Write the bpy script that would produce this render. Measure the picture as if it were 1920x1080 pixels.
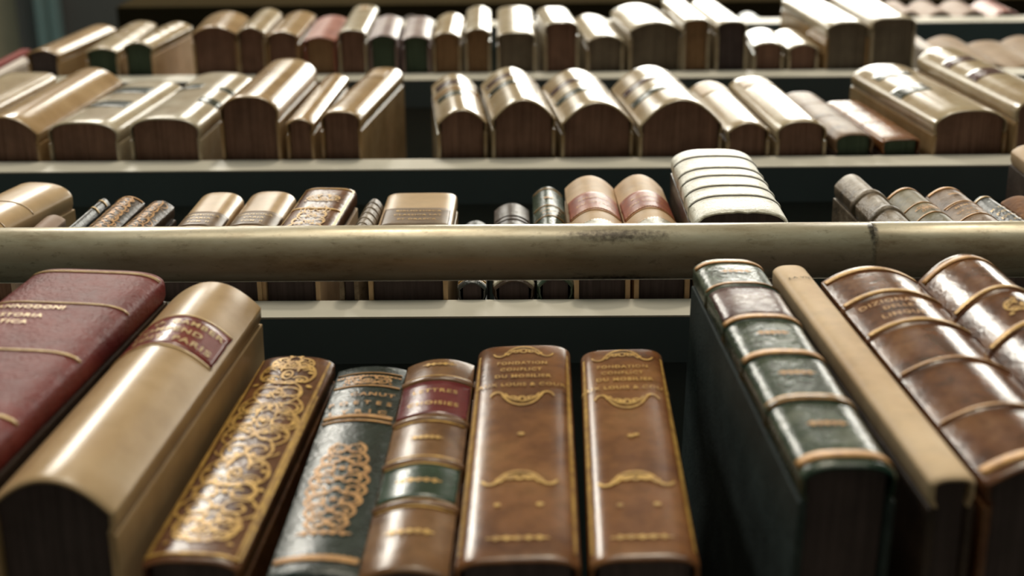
import bpy, bmesh, math, random
from mathutils import Vector, Matrix, noise
random.seed(11)
sc = bpy.context.scene
for o in list(bpy.data.objects):
    bpy.data.objects.remove(o)
COL = sc.collection

# ------------------------------------------------------------------ camera
cam_d = bpy.data.cameras.new('camera')
cam = bpy.data.objects.new('camera', cam_d)
COL.objects.link(cam)
sc.camera = cam
cam_d.sensor_width = 36.0
cam_d.lens = 50.0
cam_d.clip_start = 0.01
AX = Vector((0.9998, 0.01175, 0.01591))          # camera right, in world axes
AF = Vector((-0.01891, 0.33221, 0.94301))        # camera forward: tipped 70 degrees up
AX.normalize(); AF.normalize()
AU = AX.cross(AF); AU.normalize()
AX = AF.cross(AU)
M = Matrix.Identity(4)
for r in range(3):
    M[r][0], M[r][1], M[r][2] = AX[r], AU[r], -AF[r]
M.translation = Vector((0, -0.25, 1.0))
cam.matrix_world = M
cam_d.dof.use_dof = True
cam_d.dof.focus_distance = 0.70
cam_d.dof.aperture_fstop = 8.0
cam_d.dof.aperture_blades = 7

# ------------------------------------------------------------------ world, lamps, exposure
w = bpy.data.worlds.new('library_air'); sc.world = w; w.use_nodes = True
bg = w.node_tree.nodes['Background']
bg.inputs[0].default_value = (0.50, 1.0, 0.98, 1); bg.inputs[1].default_value = 0.13
def area(name, loc, target, sx, sy, power, col):
    l = bpy.data.lights.new(name, 'AREA'); l.shape = 'RECTANGLE'; l.size = sx; l.size_y = sy
    l.energy = power; l.color = col
    o = bpy.data.objects.new(name, l); COL.objects.link(o); o.location = loc
    d = Vector(target) - Vector(loc)
    o.rotation_euler = d.to_track_quat('-Z', 'Y').to_euler()
    return o
area('tall_window', (0.3, -4.2, 2.6), (0.1, 0.0, 2.1), 3.2, 1.6, 84, (1.0, 0.90, 0.73))
area('reading_room_lamp', (0.15, -2.6, 3.2), (0.0, 0.0, 1.9), 0.30, 0.30, 24, (1.0, 0.90, 0.70))
area('aisle_lamp', (0.36, -0.34, 4.0), (0.36, -0.34, 0), 0.80, 0.36, 14, (1.0, 0.97, 0.86))
area('left_aisle_lamp', (-1.0, -1.32, 3.9), (-0.3, -0.1, 1.6), 0.30, 0.72, 24, (1.0, 0.95, 0.84))
area('right_aisle_lamp', (1.32, -0.48, 4.0), (1.32, -0.48, 0), 0.34, 0.42, 8, (1.0, 0.96, 0.86))
area('middle_aisle_lamp', (-0.52, -0.72, 4.0), (-0.52, -0.72, 0), 0.18, 0.40, 2.4, (1.0, 0.97, 0.86))
area('white_book_fill', (0.42, -0.69, 4.0), (0.42, -0.69, 0), 0.26, 0.20, 2.2, (1.0, 0.97, 0.88))  # added fill light to brighten the rough white book
vs = sc.view_settings
vs.view_transform = 'Standard'; vs.look = 'None'; vs.gamma = 1.0; vs.use_curve_mapping = False
vs.exposure = 0.0

# ------------------------------------------------------------------ materials
MATS = {}
class NT:
    def __init__(s, name):
        s.m = bpy.data.materials.new(name); s.m.use_nodes = True
        s.t = s.m.node_tree; s.t.nodes.clear()
        s.out = s.n('ShaderNodeOutputMaterial'); s.b = s.n('ShaderNodeBsdfPrincipled')
        s.l(s.b.outputs[0], s.out.inputs[0])
        MATS[name] = s.m
    def n(s, t, **k):
        q = s.t.nodes.new(t)
        for a, v in k.items(): setattr(q, a, v)
        return q
    def l(s, a, b): s.t.links.new(a, b)
    def coord(s):
        tc = s.n('ShaderNodeTexCoord'); oi = s.n('ShaderNodeObjectInfo')
        mu = s.n('ShaderNodeMath', operation='MULTIPLY'); s.l(oi.outputs['Random'], mu.inputs[0]); mu.inputs[1].default_value = 37.0
        ad = s.n('ShaderNodeVectorMath', operation='ADD'); s.l(tc.outputs['Object'], ad.inputs[0]); s.l(mu.outputs[0], ad.inputs[1])
        return ad.outputs[0]
    def noise(s, vec, scale, detail=5, rough=0.6, stretch=None):
        if stretch:
            mp = s.n('ShaderNodeMapping'); s.l(vec, mp.inputs[0]); mp.inputs['Scale'].default_value = stretch; vec = mp.outputs[0]
        q = s.n('ShaderNodeTexNoise'); s.l(vec, q.inputs['Vector'])
        q.inputs['Scale'].default_value = scale; q.inputs['Detail'].default_value = detail; q.inputs['Roughness'].default_value = rough
        return q.outputs[0]
    def ramp(s, fac, stops):
        q = s.n('ShaderNodeValToRGB'); s.l(fac, q.inputs[0]); e = q.color_ramp.elements
        while len(e) > 1: e.remove(e[-1])
        e[0].position = stops[0][0]; e[0].color = (*stops[0][1], 1)
        for p, c in stops[1:]:
            x = e.new(p); x.color = (*c, 1)
        return q.outputs[0]
    def mix(s, fac, a, b):
        q = s.n('ShaderNodeMix', data_type='RGBA')
        if hasattr(fac, 'is_linked'): s.l(fac, q.inputs[0])
        else: q.inputs[0].default_value = fac
        for v, i in ((a, 6), (b, 7)):
            if hasattr(v, 'is_linked'): s.l(v, q.inputs[i])
            else: q.inputs[i].default_value = (*v, 1)
        return q.outputs[2]
    def bump(s, h, strength, dist=0.001):
        q = s.n('ShaderNodeBump'); q.inputs['Strength'].default_value = strength; q.inputs['Distance'].default_value = dist
        s.l(h, q.inputs['Height']); s.l(q.outputs[0], s.b.inputs['Normal'])
    def rough(s, fac, lo, hi):
        q = s.n('ShaderNodeMapRange'); s.l(fac, q.inputs[0]); q.inputs[3].default_value = lo; q.inputs[4].default_value = hi
        s.l(q.outputs[0], s.b.inputs['Roughness'])

def leather(name, c1, c2, c3, rough=(0.30, 0.48), scale=45, bump=0.25, grain=900, spec=0.5, dark=0.5):
    s = NT(name); v = s.coord()
    n1 = s.noise(v, scale, 6, 0.62); n2 = s.noise(v, scale * 5, 4, 0.6); g = s.noise(v, grain, 3, 0.5)
    base = s.ramp(n1, [(0.32, c2), (0.5, c1), (0.68, c3)])
    dk = s.ramp(n2, [(0.35, (0.45, 0.45, 0.45)), (0.55, (1, 1, 1))])
    q = s.n('ShaderNodeMix', data_type='RGBA', blend_type='MULTIPLY'); q.inputs[0].default_value = dark
    s.l(base, q.inputs[6]); s.l(dk, q.inputs[7])
    s.l(q.outputs[2], s.b.inputs['Base Color'])
    s.rough(n2, *rough); s.b.inputs['Specular IOR Level'].default_value = spec
    ad = s.n('ShaderNodeMath', operation='ADD'); s.l(g, ad.inputs[0]); s.l(n2, ad.inputs[1])
    s.bump(ad.outputs[0], bump, 0.0006)
    return s.m
def flat(name, c, rough=0.5, metal=0.0, spec=0.5, c2=None, scale=80):
    s = NT(name); v = s.coord(); n1 = s.noise(v, scale, 5, 0.6)
    s.l(s.ramp(n1, [(0.35, c2 or tuple(0.8 * x for x in c)), (0.6, c)]), s.b.inputs['Base Color'])
    s.b.inputs['Metallic'].default_value = metal; s.b.inputs['Specular IOR Level'].default_value = spec
    s.rough(n1, rough * 0.85, rough * 1.15)
    return s.m
# vellum and parchment
leather('vellum', (.53, .35, .185), (.43, .27, .13), (.60, .42, .24), (.26, .36), 18, .04, 300, .55, .15)
leather('dark_shade_tinted_cloth', (.036, .052, .052), (.025, .037, .037), (.05, .07, .07), (.5, .7), 60, .3, 700, .2, .3)  # dark board cloth, with the gap's teal shadow tone put into its colour
leather('pale_tan', (.72, .51, .31), (.60, .40, .23), (.78, .58, .38), (.45, .6), 20, .08, 400, .3, .2)
leather('matte_tan', (.32, .215, .13), (.25, .16, .09), (.38, .27, .175), (.5, .65), 20, .08, 400, .15, .25)
leather('amber_vellum', (.40, .255, .125), (.31, .185, .08), (.47, .32, .17), (.15, .24), 18, .04, 300, .6, .2)
leather('cream_parchment', (.42, .315, .19), (.33, .225, .115), (.48, .385, .25), (.15, .24), 24, .08, 400, .6, .2)
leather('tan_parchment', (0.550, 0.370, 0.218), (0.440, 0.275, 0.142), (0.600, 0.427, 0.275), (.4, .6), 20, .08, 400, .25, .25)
leather('pale_parchment', (.47, .39, .275), (.38, .29, .18), (.53, .46, .35), (.15, .24), 30, .08, 400, .6, .2)
leather('pinkish_parchment', (.36, .25, .19), (.29, .18, .13), (.42, .32, .26), (.5, .6), 30, .08, 400, .15, .2)
leather('mauve_cloth', (.26, .18, .17), (.17, .11, .11), (.38, .30, .285), (.28, .45), 40, .1, 500, .5, .2)
leather('chalky_rawhide', (.86, .84, .75), (.70, .66, .55), (.90, .89, .83), (.28, .42), 60, .7, 700, .6, .35)
# leathers
leather('red_morocco', (.190, .026, .024), (.140, .018, .018), (.225, .036, .032), (.40, .52), 25, .9, 620, .2, .3)
leather('brown_calf', (.235, .092, .030), (.130, .046, .016), (.300, .135, .046), (.20, .30), 26, .12, 500, .42, .45)
leather('gilded_calf', (.150, .058, .024), (.090, .032, .014), (.210, .085, .032), (.20, .30), 40, .25, 420, .45, .4)
leather('banded_calf', (.220, .105, .042), (.130, .058, .024), (.280, .150, .066), (.20, .30), 30, .15, 500, .32, .4)
leather('tree_calf', (.155, .056, .022), (.050, .018, .010), (.25, .110, .045), (.18, .28), 38, .2, 450, .6, .5)
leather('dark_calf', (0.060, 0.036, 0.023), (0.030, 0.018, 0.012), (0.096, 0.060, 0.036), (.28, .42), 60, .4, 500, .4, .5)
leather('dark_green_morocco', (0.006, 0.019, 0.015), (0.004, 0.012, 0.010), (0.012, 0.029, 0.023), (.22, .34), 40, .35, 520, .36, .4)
leather('faded_green_calf', (.034, .058, .036), (.012, .032, .016), (.13, .15, .105), (.2, .32), 42, .3, 420, .42, .4)
leather('olive_calf', (.16, .125, .055), (.075, .07, .03), (.23, .18, .09), (.36, .5), 45, .3, 500, .3, .5)
leather('grey_calf', (.20, .145, .095), (.075, .055, .038), (.32, .255, .185), (.34, .5), 55, .5, 600, .35, .5)
leather('grey_brown_calf', (.20, .115, .062), (.10, .055, .03), (.29, .19, .115), (.36, .5), 50, .3, 500, .3, .5)
leather('black_leather', (.022, .026, .026), (.014, .018, .018), (.045, .05, .048), (.25, .4), 60, .4, 600, .6, .3)
leather('rust_suede', (.24, .10, .035), (.12, .045, .018), (.30, .14, .05), (.6, .8), 50, .6, 300, .3, .5)
leather('brown_or_shaded_board', (.055, .032, .022), (.03, .018, .012), (.08, .05, .035), (.45, .6), 50, .3, 500, .4, .3)  # dark brown boards; on the red and thin tan books it paints in shade
leather('salmon_calf', (.34, .12, .085), (.24, .07, .05), (.42, .19, .14), (.32, .5), 45, .2, 500, .25, .3)
# labels, gilding
leather('red_label', (.21, .030, .024), (.15, .020, .018), (.25, .045, .034), (.2, .28), 40, .15, 600, .45, .3)
leather('crimson_label', (.15, .016, .022), (.10, .010, .015), (.19, .026, .03), (.18, .26), 40, .15, 600, .45, .3)
leather('green_label', (.020, .050, .030), (.012, .034, .02), (.035, .075, .05), (.18, .26), 40, .15, 600, .45, .3)
leather('slate_green_label', (.035, .045, .034), (.022, .030, .022), (.055, .068, .05), (.16, .24), 40, .1, 600, .4, .3)
leather('purple_label', (.10, .045, .045), (.06, .026, .03), (.14, .07, .07), (.16, .24), 40, .1, 600, .4, .3)
leather('faded_red_label', (.31, .075, .036), (.22, .045, .025), (.40, .13, .07), (.32, .45), 90, .1, 600, .25, .4)
leather('mauve_label', (.15, .08, .078), (.08, .04, .042), (.30, .22, .20), (.2,.32), 70, .3, 500, .45, .3)
leather('brown_label', (.155, .085, .034), (.11, .058, .022), (.20, .12, .052), (.3, .45), 80, .1, 600, .3, .4)
leather('orange_stain', (.40, .25, .11), (.32, .18, .07), (.48, .33, .17), (.3, .45), 60, .1, 600, .5, .3)
leather('grey_silver_tooling', (.42, .38, .28), (.25, .21, .15), (.55, .51, .40), (.25, .4), 200, .4, 600, .6, .5)
flat('gilding', (.66, .40, .10), .40, .25, .5, (.36, .19, .05), 260)
flat('pale_gilding', (.66, .47, .21), .40, .2, .5, (.45, .29, .11), 260)
flat('orange_gilding', (.56, .30, .10), .45, .2, .4, (.34, .16, .05), 300)
flat('dark_tooling', (.045, .028, .018), .5, 0, .4)
flat('ink', (.10, .06, .035), .6, 0, .3)
# paper edges
def paper(name, c, c2):
    s = NT(name); v = s.coord()
    n1 = s.noise(v, 420, 3, 0.6, (1.0, 0.04, 1.0)); n2 = s.noise(v, 60, 4, 0.6)
    a = s.ramp(n1, [(0.3, c2), (0.65, c)]); b = s.ramp(n2, [(0.3, (.6, .6, .6)), (0.6, (1, 1, 1))])
    q = s.n('ShaderNodeMix', data_type='RGBA', blend_type='MULTIPLY'); q.inputs[0].default_value = 0.6
    s.l(a, q.inputs[6]); s.l(b, q.inputs[7]); s.l(q.outputs[2], s.b.inputs['Base Color'])
    s.b.inputs['Roughness'].default_value = 0.8; s.b.inputs['Specular IOR Level'].default_value = 0.2
    s.bump(n1, 0.4, 0.0005)
paper('brown_page_edges', (0.270, 0.158, 0.117), (0.171, 0.095, 0.072))
paper('warm_page_edges', (0.335, 0.204, 0.111), (0.232, 0.140, 0.075))
paper('green_page_edges', (0.084, 0.121, 0.084), (0.051, 0.080, 0.055))
paper('grey_page_edges', (0.216, 0.180, 0.140), (0.144, 0.117, 0.090))
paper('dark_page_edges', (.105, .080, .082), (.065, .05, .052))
# shelving
def painted(name, c, rough, spec=0.5):
    s = NT(name); v = s.coord(); n1 = s.noise(v, 14, 5, .6); n2 = s.noise(v, 300, 3, .5)
    s.l(s.ramp(n1, [(.3, tuple(.88 * x for x in c)), (.7, c)]), s.b.inputs['Base Color'])
    s.rough(n1, rough * .85, rough * 1.2); s.b.inputs['Specular IOR Level'].default_value = spec; s.bump(n2, .04, .0003)
painted('grey_enamel', (.66, .62, .54), .5, .3)
painted('dark_enamel', (.13, .17, .17), .6, .3)
painted('shaded_enamel', (.10, .145, .165), .6, .3)  # darker copy of the shelf enamel, underside shade put into the colour
painted('red_enamel', (.22, .03, .022), .6, .08)
painted('pale_enamel', (.74, .66, .60), .25)
painted('olive_varnish', (.040, .030, .016), .8, .0)
painted('ceiling_plaster', (.40, .32, .22), .8)
painted('floor_boards', (.17, .14, .11), .9, .1)
painted('conduit_paint', (.88, .78, .70), .5)
painted('beam_paint', (.10, .09, .085), .6)
def rail_mat():
    s = NT('worn_rail_metal'); tc = s.n('ShaderNodeTexCoord'); v = tc.outputs['Object']
    big = s.noise(v, 60, 8, .74, (.3, 1, 1)); fine = s.noise(v, 420, 4, .6); streak = s.noise(v, 330, 6, .7, (.5, 1, 1))
    base = s.ramp(big, [(.34, (.36, .28, .18)), (.47, (.52, .45, .32)), (.62, (.60, .54, .41))])
    grime = s.ramp(streak, [(.57, (0, 0, 0)), (.80, (1, 1, 1))])
    c1 = s.mix(grime, base, (.20, .15, .09))
    sep = s.n('ShaderNodeSeparateXYZ'); s.l(v, sep.inputs[0])
    def blob(cx, sx, cy, sy, thr):
        a = s.n('ShaderNodeMath', operation='SUBTRACT'); s.l(sep.outputs[0], a.inputs[0]); a.inputs[1].default_value = cx
        a2 = s.n('ShaderNodeMath', operation='DIVIDE'); s.l(a.outputs[0], a2.inputs[0]); a2.inputs[1].default_value = sx
        b = s.n('ShaderNodeMath', operation='SUBTRACT'); s.l(sep.outputs[2], b.inputs[0]); b.inputs[1].default_value = cy
        b2 = s.n('ShaderNodeMath', operation='DIVIDE'); s.l(b.outputs[0], b2.inputs[0]); b2.inputs[1].default_value = sy
        p = s.n('ShaderNodeMath', operation='POWER'); s.l(a2.outputs[0], p.inputs[0]); p.inputs[1].default_value = 2
        p2 = s.n('ShaderNodeMath', operation='POWER'); s.l(b2.outputs[0], p2.inputs[0]); p2.inputs[1].default_value = 2
        t = s.n('ShaderNodeMath', operation='ADD'); s.l(p.outputs[0], t.inputs[0]); s.l(p2.outputs[0], t.inputs[1])
        e = s.n('ShaderNodeMath', operation='SUBTRACT'); e.inputs[0].default_value = 1.0; s.l(t.outputs[0], e.inputs[1])
        m = s.n('ShaderNodeMath', operation='MULTIPLY_ADD'); s.l(fine, m.inputs[0]); m.inputs[1].default_value = 1.6; m.inputs[2].default_value = -1.0 + thr
        f = s.n('ShaderNodeMath', operation='ADD'); s.l(e.outputs[0], f.inputs[0]); s.l(m.outputs[0], f.inputs[1])
        g = s.n('ShaderNodeMath', operation='MULTIPLY', use_clamp=True); s.l(f.outputs[0], g.inputs[0]); g.inputs[1].default_value = 1.3
        h = s.n('ShaderNodeMath', operation='MULTIPLY', use_clamp=True); s.l(e.outputs[0], h.inputs[0]); h.inputs[1].default_value = 1.6
        k = s.n('ShaderNodeMath', operation='MULTIPLY', use_clamp=True); s.l(g.outputs[0], k.inputs[0]); s.l(h.outputs[0], k.inputs[1])
        return k.outputs[0]
    c2 = s.mix(blob(.036, .036, -.0075, .0042, -.10), c1, (.10, .075, .05))
    c3 = s.mix(blob(.153, .0030, -.005, .011, .0), c2, (.06, .045, .03))
    s.l(c3, s.b.inputs['Base Color']); s.b.inputs['Metallic'].default_value = .25
    s.rough(fine, .26, .40); s.bump(fine, .12, .0003)
rail_mat()

# ------------------------------------------------------------------ helpers
def link(name, me, mat, parent=None):
    o = bpy.data.objects.new(name, me); COL.objects.link(o)
    if mat: me.materials.append(MATS[mat] if isinstance(mat, str) else mat)
    if parent: o.parent = parent
    return o
def finish(bm, name):
    bmesh.ops.recalc_face_normals(bm, faces=bm.faces[:])
    me = bpy.data.meshes.new(name); bm.to_mesh(me); bm.free(); return me
def add_box(bm, x0, x1, y0, y1, z0, z1, bev=0.0, seg=2):
    r = bmesh.ops.create_cube(bm, size=1.0)
    vs_ = r['verts']
    for v in vs_:
        v.co = Vector((x0 + (v.co.x + .5) * (x1 - x0), y0 + (v.co.y + .5) * (y1 - y0), z0 + (v.co.z + .5) * (z1 - z0)))
    if bev:
        es = list({e for v in vs_ for e in v.link_edges})
        bmesh.ops.bevel(bm, geom=es, offset=bev, segments=seg, affect='EDGES', profile=.6)
def box_obj(name, mat, parent, *a, bev=0.0):
    bm = bmesh.new(); add_box(bm, *a, bev=bev); return link(name, finish(bm, name), mat, parent)
def tag(o, label, cat, group=None, kind=None):
    if label: o['label'] = label
    if cat: o['category'] = cat
    if group: o['group'] = group
    if kind: o['kind'] = kind
    return o

class Spine:
    """Spine surface of one book: u in -.5...5 across, z up; arc(x) gives how far it bulges."""
    def __init__(s, w, h, sag, p, q, bands):
        s.w, s.h, s.s, s.p, s.q = w, h, sag, p, q
        s.bands = bands
    def arc(s, x):
        t = min(1.0, abs(2 * x / s.w))
        return -s.s * max(0.0, 1 - t ** s.p) ** (1.0 / s.q)
    def normal(s, x):
        e = s.w * .004
        a, b = max(-s.w / 2, x - e), min(s.w / 2, x + e)
        t = Vector((b - a, s.arc(b) - s.arc(a))); n = Vector((t.y, -t.x)); n.normalize(); return n
    def bump(s, z):
        r = 0.0
        for v, hh, ht in s.bands:
            d = abs(z - v * s.h) / hh
            if d < 1: r = max(r, ht * (1 - d * d) ** .5)
        e = min(z, s.h - z)
        if e < .0022: r -= .0009 * (1 - e / .0022) ** 2
        return r
    def pt(s, u, z, off):
        x = u * s.w; n = s.normal(x); d = off + s.bump(z)
        return Vector((x + n.x * d, s.arc(x) + n.y * d, z))
    def rows(s):
        zs = {0, .0006, .0013, .0022, s.h - .0022, s.h - .0013, s.h - .0006, s.h}
        for k in range(1, 12): zs.add(s.h * k / 12)
        for v, hh, ht in s.bands:
            for t in (-1.15, -1, -.92, -.75, -.45, 0, .45, .75, .92, 1, 1.15):
                z = v * s.h + t * hh
                if .003 < z < s.h - .003: zs.add(z)
        return sorted(zs)

def spine_mesh(S, rough_edge=0.0):
    n = 30; prof = []
    for y in (.0075, .0045, .0015): prof.append((S.w / 2 - (.0011 if y > .006 else .0), y, Vector((1, 0))))
    for k in range(n + 1):
        x = S.w / 2 * math.cos(math.pi * k / n)
        nn = S.normal(x)
        prof.append((x, S.arc(x), nn))
    for y in (.0015, .0045, .0075): prof.append((-S.w / 2 + (.0011 if y > .006 else .0), y, Vector((-1, 0))))
    zs = S.rows(); bm = bmesh.new(); O = []; I = []; th = .0016
    for z in zs:
        ro = []; ri = []
        for x, y, nn in prof:
            d = S.bump(z); 
            if y > .006: d = min(d, 0)
            zz = z
            if rough_edge and z in (zs[0], zs[-1]):
                zz += rough_edge * noise.noise(Vector((x * 300, y * 300, z * 50)))
            ro.append(bm.verts.new((x + nn.x * d, y + nn.y * d, zz)))
            ri.append(bm.verts.new((x - nn.x * th, y - nn.y * th, zz)))
        O.append(ro); I.append(ri)
    def quad(a, b, c, d, sm):
        f = bm.faces.new((a, b, c, d)); f.smooth = sm; return f
    R, Cn = len(zs), len(prof)
    for i in range(R - 1):
        for j in range(Cn - 1):
            quad(O[i][j], O[i][j + 1], O[i + 1][j + 1], O[i + 1][j], True)
            quad(I[i][j], I[i + 1][j], I[i + 1][j + 1], I[i][j + 1], True)
        for j in (0, Cn - 1): quad(O[i][j], O[i + 1][j], I[i + 1][j], I[i][j], False)
    for i in (0, R - 1):
        for j in range(Cn - 1): quad(O[i][j], I[i][j], I[i][j + 1], O[i][j + 1], False)
    for e in bm.edges:
        if len(e.link_faces) == 2 and e.link_faces[0].smooth != e.link_faces[1].smooth: e.smooth = False
    return finish(bm, 'spine')

def patch(bm, S, v0, v1, u0, u1, off=.0003, wav=0.0, edge=None):
    """raised sheet lying on the spine, with its own thickness"""
    nu = max(3, int(abs(u1 - u0) * 34)); z0, z1 = v0 * S.h, v1 * S.h
    nz = max(1, int((z1 - z0) / .0035))
    top = []; bot = []
    for i in range(nz + 1):
        a = []; b = []
        for j in range(nu + 1):
            t = j / nu; u = u0 + (u1 - u0) * t
            if edge and j in (0, nu): u += edge * noise.noise(Vector((i * .7, j * 3.1, S.w * 900)))
            z = z0 + (z1 - z0) * i / nz + wav * math.sin(t * 60) * (1 if i in (0, nz) else 0)
            a.append(bm.verts.new(S.pt(u, z, off))); b.append(bm.verts.new(S.pt(u, z, -.0002)))
        top.append(a); bot.append(b)
    for i in range(nz):
        for j in range(nu):
            f = bm.faces.new((top[i][j], top[i][j + 1], top[i + 1][j + 1], top[i + 1][j])); f.smooth = True
    for j in range(nu):
        for i in (0, nz): bm.faces.new((top[i][j], top[i][j + 1], bot[i][j + 1], bot[i][j]))
    for i in range(nz):
        for j in (0, nu): bm.faces.new((top[i][j], top[i + 1][j], bot[i + 1][j], bot[i][j]))

def ribbon(bm, S, pts, wd, off=.00045):
    """gilt line along pts [(x m, z m)] lying on the spine"""
    L = []
    for i, (x, z) in enumerate(pts):
        a = pts[max(0, i - 1)]; b = pts[min(len(pts) - 1, i + 1)]
        t = Vector((b[0] - a[0], b[1] - a[1]))
        if t.length < 1e-9: t = Vector((1, 0))
        t.normalize(); nx, nz = -t.y, t.x
        tp = wd * (0.55 + 0.45 * math.sin(math.pi * i / max(1, len(pts) - 1)))
        row = []
        for sgn in (-1, 1):
            xx = x + sgn * nx * tp / 2; zz = z + sgn * nz * tp / 2
            u = max(-.495, min(.495, xx / S.w)); zz = max(.0012, min(S.h - .0012, zz))
            row.append(bm.verts.new(S.pt(u, zz, off)))
        L.append(row)
    for a, b in zip(L, L[1:]):
        try: bm.faces.new((a[0], a[1], b[1], b[0])).smooth = True
        except ValueError: pass
def dot(bm, S, x, z, r, off=.00045):
    c = [bm.verts.new(S.pt(max(-.49, min(.49, (x + r * math.cos(k * math.pi / 4)) / S.w)), z + r * math.sin(k * math.pi / 4), off)) for k in range(8)]
    bm.faces.new(c)
def spiral(cx, cz, r, turns, a0, sgn, n=22):
    out = []
    for k in range(n + 1):
        t = k / n; a = a0 + sgn * turns * 2 * math.pi * t; rr = r * (1 - .82 * t)
        out.append((cx + rr * math.cos(a), cz + rr * math.sin(a)))
    return out
def arcp(cx, cz, rx, rz, a0, a1, n=18):
    return [(cx + rx * math.cos(a0 + (a1 - a0) * k / n), cz + rz * math.sin(a0 + (a1 - a0) * k / n)) for k in range(n + 1)]

def o_scroll(bm, S, vc, sw, sh, wd=.0007):
    """scrolled cartouche, mirrored left and right"""
    z = vc * S.h
    for m in (-1, 1):
        ribbon(bm, S, [(m * x, zz) for x, zz in spiral(sw * .50, z - sh * .28, sw * .30, 1.3, math.pi * .9, -1)], wd)
        ribbon(bm, S, [(m * x, zz) for x, zz in spiral(sw * .42, z + sh * .20, sw * .24, 1.2, -math.pi * .5, 1)], wd)
        ribbon(bm, S, [(m * x, zz) for x, zz in arcp(sw * .30, z - sh * .05, sw * .55, sh * .42, -.9, 1.6)], wd)
        ribbon(bm, S, [(m * x, zz) for x, zz in arcp(0, z + sh * .1, sw * .28, sh * .36, -.2, 1.5)], wd)
        ribbon(bm, S, [(m * x, zz) for x, zz in spiral(sw * .2, z - sh * .42, sw * .18, 1, math.pi, -1)], wd)
        dot(bm, S, m * sw * .85, z - sh * .48, wd); dot(bm, S, m * sw * .72, z + sh * .02, wd)
        dot(bm, S, m * sw * .22, z + sh * .46, wd * .9)
    ribbon(bm, S, arcp(0, z - sh * .1, sw * .16, sh * .16, 0, 6.28), wd); dot(bm, S, 0, z - sh * .1, wd)
    ribbon(bm, S, arcp(0, z - sh * .18, sw * .62, sh * .26, math.pi * 1.08, math.pi * 1.92), wd * 1.2)
def o_arch(bm, S, vc, sw, sh, up=1, wd=.0008):
    z = vc * S.h
    ribbon(bm, S, arcp(0, z - up * sh * .5, sw * .62, up * sh, .35, math.pi - .35), wd)
    ribbon(bm, S, arcp(0, z - up * sh * .75, sw * .60, up * sh, .5, math.pi - .5), wd * .8)
    for m in (-1, 1):
        ribbon(bm, S, [(m * x, zz) for x, zz in arcp(sw * .78, z + up * sh * .05, sw * .22, up * sh * .42, math.pi * 1.05, math.pi * 1.9)], wd)
        ribbon(bm, S, [(m * x, zz) for x, zz in spiral(sw * .28, z + up * sh * .05, sw * .15, 1.1, 0, 1)], wd * .9)
        ribbon(bm, S, [(m * x, zz) for x, zz in spiral(sw * .52, z - up * sh * .12, sw * .10, 1, 2, -1)], wd * .9)
    ribbon(bm, S, arcp(0, z + up * sh * .12, sw * .1, sh * .16, 0, 6.28), wd)
def o_sprig(bm, S, vc, sw, wd=.0009):
    z = vc * S.h
    ribbon(bm, S, [(-sw, z), (-sw * .4, z + wd * .4), (0, z), (sw * .4, z + wd * .4), (sw, z)], wd * 1.6)
    for k in (-.7, -.35, 0, .35, .7):
        dot(bm, S, k * sw, z + wd * .8, wd * .9); dot(bm, S, k * sw, z - wd * .8, wd * .8)
def o_bead(bm, S, vc, r=.0007, n=14, um=.46):
    for k in range(n):
        u = -um + 2 * um * k / (n - 1); dot(bm, S, u * S.w, vc * S.h, r)
def o_sides(bm, S, v0, v1, u, wd=.0012):
    for m in (-1, 1):
        ribbon(bm, S, [(m * u * S.w, S.h * (v0 + (v1 - v0) * k / 12)) for k in range(13)], wd * 1.5)
def o_dot(bm, S, vc, u=0, r=.0011):
    dot(bm, S, u * S.w, vc * S.h, r)
def o_foliage(bm, S, v0, v1, sw, n, wd=.0007):
    for k in range(n):
        t = (k + .5) / n; vc = v0 + (v1 - v0) * t; z = vc * S.h; hh = (v1 - v0) * S.h / n
        f = .55 + .45 * math.sin(math.pi * t)
        for m in (-1, 1):
            ribbon(bm, S, [(m * x, zz) for x, zz in spiral(sw * .45 * f, z, hh * .55, 1.2, k, 1 if k % 2 else -1)], wd)
            ribbon(bm, S, [(m * x, zz) for x, zz in arcp(sw * .2 * f, z, sw * .7 * f, hh * .8, -1, 1.2)], wd)
            dot(bm, S, m * sw * .8 * f, z + hh * .3, wd * .9); dot(bm, S, m * sw * .3 * f, z - hh * .3, wd)
        dot(bm, S, 0, z, wd * 1.3)
ORN = dict(scroll=o_scroll, arch=o_arch, sprig=o_sprig, bead=o_bead, sides=o_sides, dot=o_dot, foliage=o_foliage)

GLYPHS = {}
def glyph_mesh(txt):
    if txt in GLYPHS: return GLYPHS[txt]
    cu = bpy.data.curves.new('lettering', 'FONT'); cu.body = txt; cu.size = 1.0; cu.align_x = 'CENTER'; cu.resolution_u = 3
    cu.space_character = 1.18; cu.offset = .022
    o = bpy.data.objects.new('lettering', cu); COL.objects.link(o)
    dg = bpy.context.evaluated_depsgraph_get(); dg.update()
    me = o.evaluated_get(dg).to_mesh()
    r = ([tuple(v.co) for v in me.vertices], [tuple(p.vertices) for p in me.polygons])
    o.evaluated_get(dg).to_mesh_clear(); bpy.data.objects.remove(o); bpy.data.curves.remove(cu)
    GLYPHS[txt] = r; return r
def lettering(bm, S, txt, v, size, u=0.0, sx=1.0, slant=0.0, off=.00055):
    vs_, fs = glyph_mesh(txt)
    L = []
    for x, y, _ in vs_:
        X = u * S.w + x * size * sx
        z = v * S.h + (y - .35) * size + slant * X
        L.append(bm.verts.new(S.pt(max(-.495, min(.495, X / S.w)), z, off)))
    for f in fs:
        try: bm.faces.new([L[i] for i in f])
        except ValueError: pass

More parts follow.
